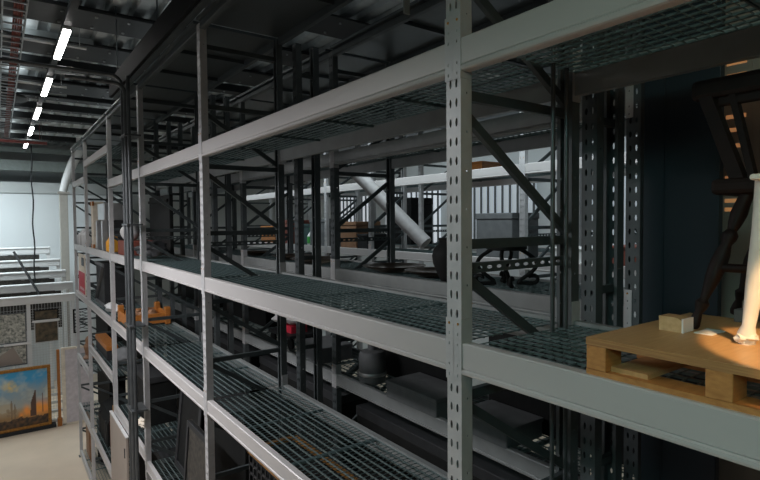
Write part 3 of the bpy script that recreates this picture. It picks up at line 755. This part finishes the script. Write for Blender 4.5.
leaning('dark_picture', 1.74, 6.1, .86, 1.02, .04, 'blackpic', 'charcoal', 'dark carved framed panel propped beneath the lower deck, next to the second upright', 'picture', L4)
leaning('folding_screen', 1.95, 7.2, .95, 1.25, .05, 'black', 'charcoal', 'black panelled screen behind the dark carved panel', 'screen', L4, .1, .09)

BF = ['black packing case below the wide empty bay, nearest the big upright', 'black packing case below the wide empty bay, behind the ochre-rimmed crate']
for k, (x, y, sy) in enumerate(((2.08, 2.6, 1.5), (2.455, 4.2, 1.2))):  # added black bulk keeping light out of the fourth tier
    r = empty('packing_case', (x, y, L4), BF[k], 'case', 'black packing cases on the fourth tier')
    sx = .34 if k == 0 else .02
    MB().bbox(-sx, sx, -sy/2, sy/2, 0, 1.15, .01).build('body', M['black'], r); MB().bbox(-sx-.008, sx+.008, -sy/2-.008, sy/2+.008, 1.15, 1.21, .008).build('lid', M['charcoal'], r)
GBK = 'dark storage boxes filling the lower tiers'
def hold(x, y, sx, sy, sz, z, label, m='black'):  # added bulk that blocks light through the lower tiers
    r = empty('storage_box', (x, y, z), label, 'storage box', GBK)
    MB().bbox(-sx/2, sx/2, -sy/2, sy/2, 0, sz*.92, .01).build('body', M[m], r)
    MB().bbox(-sx/2-.008, sx/2+.008, -sy/2-.008, sy/2+.008, sz*.92, sz, .008).build('lid', M['charcoal'], r)
L4_ = {'BC': -3.40, 'CD': -3.30, 'DE': -2.79, 'EF': -3.44}
hold(2.28, 6.5, .26, 1.9, 1.3, L4, 'tall black storage box behind the dark carved panel')
hold(2.36, 12.2, .14, 2.6, .8, L4_['DE']-.018+Z0, 'long black storage box behind the orange plank box')
hold(2.25, 14.95, .36, 1.9, 1.2, L4_['EF']-.018+Z0, 'tall black storage box behind the dark statuette')
hold(2.3, 11.2, .26, .9, 1.5, -4.74-.018+Z0, 'tall black storage box behind the gilt strip')
hold(2.25, 14.95, .36, 1.9, 1.1, -4.78-.018+Z0, 'black storage box in the last bay, one tier above the floor')
hold(2.2, 15.0, .5, .6, 1.0, -6.06-.018+Z0, 'black storage box at floor level beside the brown board')
hold(2.15, 9.3, .4, 2.0, 1.3, -4.9-.018+Z0, 'black storage box behind the large beige panel')
for bay in ('AB', 'BC', 'CD', 'DE'):
    y0, y1, _, nm = BAYS[bay]; a, b = y0+PW/2, y1-PW/2
    for t, z in (('fourth', -3.4), ('fifth', -5.0)):
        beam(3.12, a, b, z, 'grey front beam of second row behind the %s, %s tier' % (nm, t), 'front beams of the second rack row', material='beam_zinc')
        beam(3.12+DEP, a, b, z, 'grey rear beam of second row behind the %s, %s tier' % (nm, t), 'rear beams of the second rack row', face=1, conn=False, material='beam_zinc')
        grating(3.172, 3.12+DEP-.052, a+.002, b-.002, z-.018, 'grating deck of second row behind the %s, %s tier' % (nm, t), 'grating decks of the second rack row', .085, .06)
        hold(3.60, (a+b)/2, .6, (b-a)-.3, 1.3, z-.018+Z0, 'big black storage box on second row behind the %s, %s tier' % (nm, t))
hold(3.75, 9.3, .3, 2.1, 1.05, L2, 'big black storage box on second row lower deck behind the orange tray')
hold(3.75, 12.2, .3, 2.8, 1.05, L2, 'long black storage box on second row lower deck behind the charcoal crate')
# orange tray on the lower tier
r = empty('orange_tray', (2.07, 10.06, L2), 'orange wooden corner-posted tray with brown pieces on the lower deck', 'tray')
m = MB(); m.box(-.33, .33, -.38, .38, .05, .08); m.bbox(-.35, -.32, -.40, .40, .03, .20, .006); m.bbox(.32, .35, -.40, .40, .03, .20, .006); m.bbox(-.32, .32, .37, .40, .03, .20, .006); m.bbox(-.32, .32, -.40, -.37, .03, .20, .006)
m.build('tray_box', M['orange'], r)
for y in (-.36, .36):
    for x in (-.31, .31): MB().bbox(x-.045, x+.045, y-.06, y+.06, 0, .30, .01).build('corner_post', M['orange'], r)
OP = ['brown carved piece lying in the orange tray, nearest the third upright', 'brown carved piece second in the orange tray', 'brown carved piece third in the orange tray', 'brown carved piece in the orange tray, farthest along the rack']
for k in range(4):
    q = MB(); q.blob((1.98+.2*(k%2), 9.84+k*.15, L2+.165), .06, 1.6, 1.1, 1.1, .5, k)
    tag(q.build('carved_piece', M['brown'], smooth=True), OP[k], 'carving', 'carved pieces in the orange tray')

# ------------------------------------------------------------------ things in the far bays
def Zm(bay): return MIDZ-.018+Z0
GD = 'goods in the far bays of the front row'
# poster bay, middle tier
BL = ['grey round bottle beside the last upright', 'white round bottle second from the last upright', 'grey round bottle third from the last upright', 'white round bottle fourth from the last upright']
for k in range(4):
    q = MB(); h = .36+.05*(k%2); q.lathe([(.12,0),(.13,.02),(.13,h*.7),(.05,h*.85),(.05,h),(.03,h+.01)], (1.80, 15.75-k*.3, Zm(0)), 18)
    tag(q.build('round_bottle', M['palegrey' if k % 2 == 0 else 'white'], smooth=True), BL[k], 'bottle', 'round bottles in the poster bay')
r = empty('small_monitor', (2.2, 15.4, Zm(0)), 'small black monitor behind the round bottles', 'monitor')
MB().lathe([(.14,0),(.14,.02),(.03,.04),(.03,.36)], n=18).build('stand', M['charcoal'], r)
MB().bbox(-.04, .0, -.42, .3, .34, .62, .01).build('display', M['screen'], r); MB().bbox(.0, .05, -.3, .2, .38, .56, .01).build('back_shell', M['charcoal'], r)
r = empty('white_case', (1.76, 13.45, Zm(0)), 'tall narrow white case with orange corners by the fifth upright', 'case', GD)
MB().bbox(-.03, .2, -.14, .14, 0, 1.04, .01).build('case_body', M['cream'], r)
for y in (-.12, .12):
    for z in (.04, 1.0): MB().bbox(-.04, -.0, y-.04, y+.04, z-.05, z+.05, .006).build('corner', M['orange'], r)
r = empty('silver_appliance', (2.0, 12.55, Zm(0)), 'silver boxy appliance with a dark front in the far bay', 'appliance', GD)
MB().bbox(-.22, .25, -.42, .42, .62, .98, .02).build('head_unit', M['silver'], r)
MB().bbox(-.15, .25, -.40, .40, 0, .62, .02).build('body', M['charcoal'], r)
MB().bbox(-.26, -.15, -.42, -.30, 0, .62, .01).build('column', M['silver'], r); MB().bbox(-.26, -.15, .30, .42, 0, .62, .01).build('column', M['silver'], r)
r = empty('yellow_jug', (1.80, 11.25, Zm(0)), 'yellow jug with a dark handle beside the silver appliance', 'jug', GD)
MB().lathe([(.1,0),(.13,.03),(.13,.2),(.08,.27),(.07,.32)], n=20).build('body', M['yellow'], r, smooth=True)
MB().tube([(-.02,-.1,.24),(-.04,-.18,.2),(-.04,-.18,.12),(-.02,-.12,.07)], .016, 8).build('handle', M['charcoal'], r, smooth=True)
r = empty('sculpted_head', (1.9, 10.15, Zm(0)), 'pale sculpted head lying on a red-brown box', 'sculpture', GD)
MB().blob((0, 0, .40), .17, .9, 1.15, 1.0, .15, 2).build('head', M['palegrey'], r, smooth=True)
MB().bbox(-.05, .05, -.02, .03, .25, .30, .01).build('neck', M['palegrey'], r)
q = MB(); q.bbox(1.74, 2.2, 9.75, 10.42, Zm(0), Zm(0)+.25, .01)
tag(q.build('red_brown_box', M['redbrown']), 'red-brown box carrying the pale sculpted head', 'box')
q = MB(); q.bbox(2.28, 2.34, 9.0, 10.4, Zm(0), Zm(0)+1.02, .01); q.box(2.25, 2.28, 9.05, 10.35, Zm(0)+.05, Zm(0)+.1); q.box(2.25, 2.28, 9.05, 10.35, Zm(0)+.9, Zm(0)+.95)
tag(q.build('dark_board', M['black']), 'black board standing behind the pale sculpted head', 'board')
q = MB(); q.blob((1.95, 8.8, Zm(0)+.16), .2, 1.0, 1.4, .6, .7, 9)
tag(q.build('dark_sack', M['charcoal'], smooth=True), 'dark crumpled sack on the deck near the pipe bundle', 'sack')
# lower tier
r = empty('poster_panel', (1.70, 15.3, L2), 'red and white poster panel standing in the last bay', 'poster')
MB().box(0, .03, -.58, .58, 0, 1.0).build('white_part', M['cream'], r); MB().box(-.004, .0, -.58, .58, .02, .55).build('red_part', M['red'], r)
MB().box(-.006, .0, -.5, -.05, .72, .92).build('navy_part', M['navy'], r)
m = MB(); [m.box(-.005, -.004, -.45+k*.1, -.41+k*.1, .1, .16) for k in range(8)]; m.build('white_marks', M['white'], r)
r = empty('dark_crate', (2.05, 13.0, L2), 'big charcoal crate with a diagonal batten in the far bay', 'crate', GD)
MB().bbox(-.25, .3, -.55, .55, 0, .92, .01).build('crate_body', M['charcoal'], r)
m = MB(); m.bar((-.27, .5, .08), (-.27, -.5, .84), .02, .06, up=(1,0,0)); m.box(-.28, -.25, -.55, .55, 0, .06); m.box(-.28, -.25, -.55, .55, .86, .92); m.build('batten', M['midgrey'], r)
q = MB(); q.blob((1.86, 11.75, L2+.08), .16, 1, 1.7, .5, .6, 12)
tag(q.build('white_cloth', M['white'], smooth=True), 'crumpled white cloth on the deck before the charcoal crate', 'cloth')
# fourth tier
L4d = -2.79-.018+Z0; L4e = -3.44-.018+Z0; L4c = -3.30-.018+Z0; L5d = -4.74-.018+Z0; L5e = -4.78-.018+Z0
r = empty('plank_box', (1.84, 12.7, L4d), 'long orange plank box in the far bay under the charcoal crate', 'box', GD)
MB().bbox(-.1, .1, -.75, .75, .0, .2, .01).build('body', M['charcoal'], r); MB().bbox(-.11, .11, -.76, .76, .2, .3, .01).build('lid', M['orange'], r)
q = MB(); q.blob((1.97, 11.4, L4d+.2), .2, 1, 1.6, .85, .3, 14)
tag(q.build('grey_bag', M['midgrey'], smooth=True), 'soft grey bag at the end of the orange plank box', 'bag')
q = MB(); q.lathe([(.14,0),(.15,.03),(.09,.1),(.1,.2),(.13,.32),(.08,.4),(.09,.5),(.04,.57)], (1.82, 15.3, L4e), 18)
tag(q.build('dark_statuette', M['brown'], smooth=True), 'dark brown statuette in the last bay', 'statue')
r = empty('storage_chest', (2.05, 13.0, L5d), 'black round-topped chest in the far bay, fifth tier', 'chest', GD)
m = MB(); m.prism([(-.28, 0), (.28, 0), (.28, .45), (.2, .62), (0, .7), (-.2, .62), (-.28, .45)], -.6, .6); m.build('body', M['black'], r)
m = MB(); [m.box(-.29, .29, y-.03, y+.03, 0, .5) for y in (-.4, .4)]; m.build('strap', M['charcoal'], r)
RL = ['dark brown roll leaning in the fifth tier, end one', 'dark brown roll leaning in the fifth tier, middle one', 'dark brown roll leaning in the fifth tier, by the gold strip']
for k in range(3):
    q = MB(); q.tube([(1.84+.05*k, 11.95-k*.25, L5d+.08), (1.90+.05*k, 12.35-k*.25, L5d+.62)], .08, 14)
    tag(q.build('brown_roll', M['redbrown'], smooth=True), RL[k], 'roll', 'brown rolls in the fifth tier')
q = MB(); q.bbox(1.70, 1.76, 11.12, 11.22, L5d, L5d+1.25, .01); q.box(1.69, 1.70, 11.13, 11.21, L5d+.2, L5d+1.1)
tag(q.build('gilt_strip', M['gold']), 'tall gilt moulding strip standing by the brown rolls', 'moulding')
q = MB(); q.bbox(1.76, 1.82, 15.05, 15.75, -6.08+Z0, -4.95+Z0, .01); q.box(1.74, 1.76, 15.1, 15.7, -6.0+Z0, -5.1+Z0)
tag(q.build('brown_board', M['brown']), 'brown board standing at floor level in the last bay', 'board')
r = empty('beige_panel', (1.59, 9.9, -4.95+Z0), 'large beige flat panel propped behind the pipe bundle', 'panel')
MB().bbox(-.02, .02, -.74, .74, 0, 1.5, .006).build('board', M['beige'], r)
MB().bbox(-.025, .025, -.75, .75, 1.5, 1.525, .004).build('top_edge', M['palegrey'], r); MB().box(-.03, -.02, -.66, -.62, 1.15, 1.3).build('handle', M['charcoal'], r)
q = MB(); q.blob((1.80, 9.1, L4c+.10), .065, 1, 2.4, .8, .7, 21)
tag(q.build('white_figurine', M['cream'], smooth=True), 'small cream figurine on the fourth deck behind the pipe bundle', 'figurine')
r = empty('dark_chest', (2.1, 9.6, L4c), 'dark chest behind the cream figurine', 'chest', GD)
MB().bbox(-.2, .25, -.5, .5, 0, .7, .01).build('body', M['black'], r); MB().bbox(-.22, .27, -.52, .52, .7, .8, .01).build('lid', M['charcoal'], r)

# ------------------------------------------------------------------ light
wd = bpy.data.worlds.new('hall_air'); bpy.context.scene.world = wd; wd.use_nodes = True
bg = wd.node_tree.nodes['Background']; bg.inputs[0].default_value = (.55, .78, .85, 1); bg.inputs[1].default_value = .02
def area(name, loc, size, sy, power, col, target):
    l = bpy.data.lights.new(name, 'AREA'); l.shape = 'RECTANGLE'; l.size = size; l.size_y = sy; l.energy = power; l.color = col
    o = bpy.data.objects.new(name, l); C.objects.link(o); o.location = loc
    o.rotation_euler = (Vector(target)-Vector(loc)).to_track_quat('-Z', 'Y').to_euler(); return o
W_ = (1, .965, .985); CO = (.86, .96, 1)
# unseen fill lights added on the open side
def spread(o, d): o.data.spread = math.radians(d); return o
spread(area('hall_lamps_a', (-1.3, 6.8, 1.45+Z0), .4, 5.4, 430, W_, (-1.3, 6.8, -5+Z0)), 165)  # added fill for the rack fronts, kept low to spare the upper posts
spread(area('hall_lamps_c', (-3.0, 6.2, -.3+Z0), 4.5, .6, 9, W_, (1.6, 6.2, -.2+Z0)), 60)  # added horizontal fill for beam faces and lips
spread(area('hall_lamps_b', (-1.3, 13.5, 2.6+Z0), .4, 7, 75, W_, (-1.3, 13.5, -5+Z0)), 160)  # added fill for the far bays of the front row
spread(area('hall_lamps_end', (-2.2, 21.0, 3.0+Z0), 3.5, 3, 560, CO, (0, 22.8, -3+Z0)), 130)  # added fill brightening the white end wall and its floor
spread(area('aisle_lamps', (5.15, 8, 1.7+Z0), 14, .25, 95, CO, (5.95, 8, .3+Z0)), 100)
area('far_aisle_lamps', (10.5, 8, 2.8+Z0), 16, 1, 160, CO, (11.5, 8, -1+Z0))  # added fill to whiten the far side wall
area('roof_bounce_lamps', (2.8, 10, 2.2+Z0), .4, 18, 30, CO, (2.8, 10, 5+Z0))  # added upward fill so the roof above the racks reads bright
area('aisle_uplight', (.4, 14, 3.17+Z0), .3, 20, 30, CO, (.4, 14, 6+Z0))  # added upward fill among the roof beams, lightening the roof sheets
spread(area('hall_lamps_pallet', (-1.8, -.9, 1.3+Z0), 2, .4, 8, (.55, 1.0, .92), (1.7, .3, -.4+Z0)), 75)  # added teal fill tinting the pallet bay beams
area('warm_window', (.5, -1.0, 1.25+Z0), .5, .5, 7, (1, .72, .42), (2.15, .75, -.42+Z0))  # added warm fill for the pallet top; no window stands there
# warm low sun patch reaching the pallet
sp_ = bpy.data.lights.new('warm_sun_patch', 'SPOT'); sp_.energy = 480; sp_.color = (1, .64, .33); sp_.spot_size = math.radians(14); sp_.spot_blend = .12; sp_.shadow_soft_size = .02
so = bpy.data.objects.new('warm_sun_patch', sp_); C.objects.link(so); so.location = (.78, -.75, 1.7+Z0)
so.rotation_euler = (Vector((1.96, .44, PZ1+Z0))-so.location).to_track_quat('-Z', 'Y').to_euler()
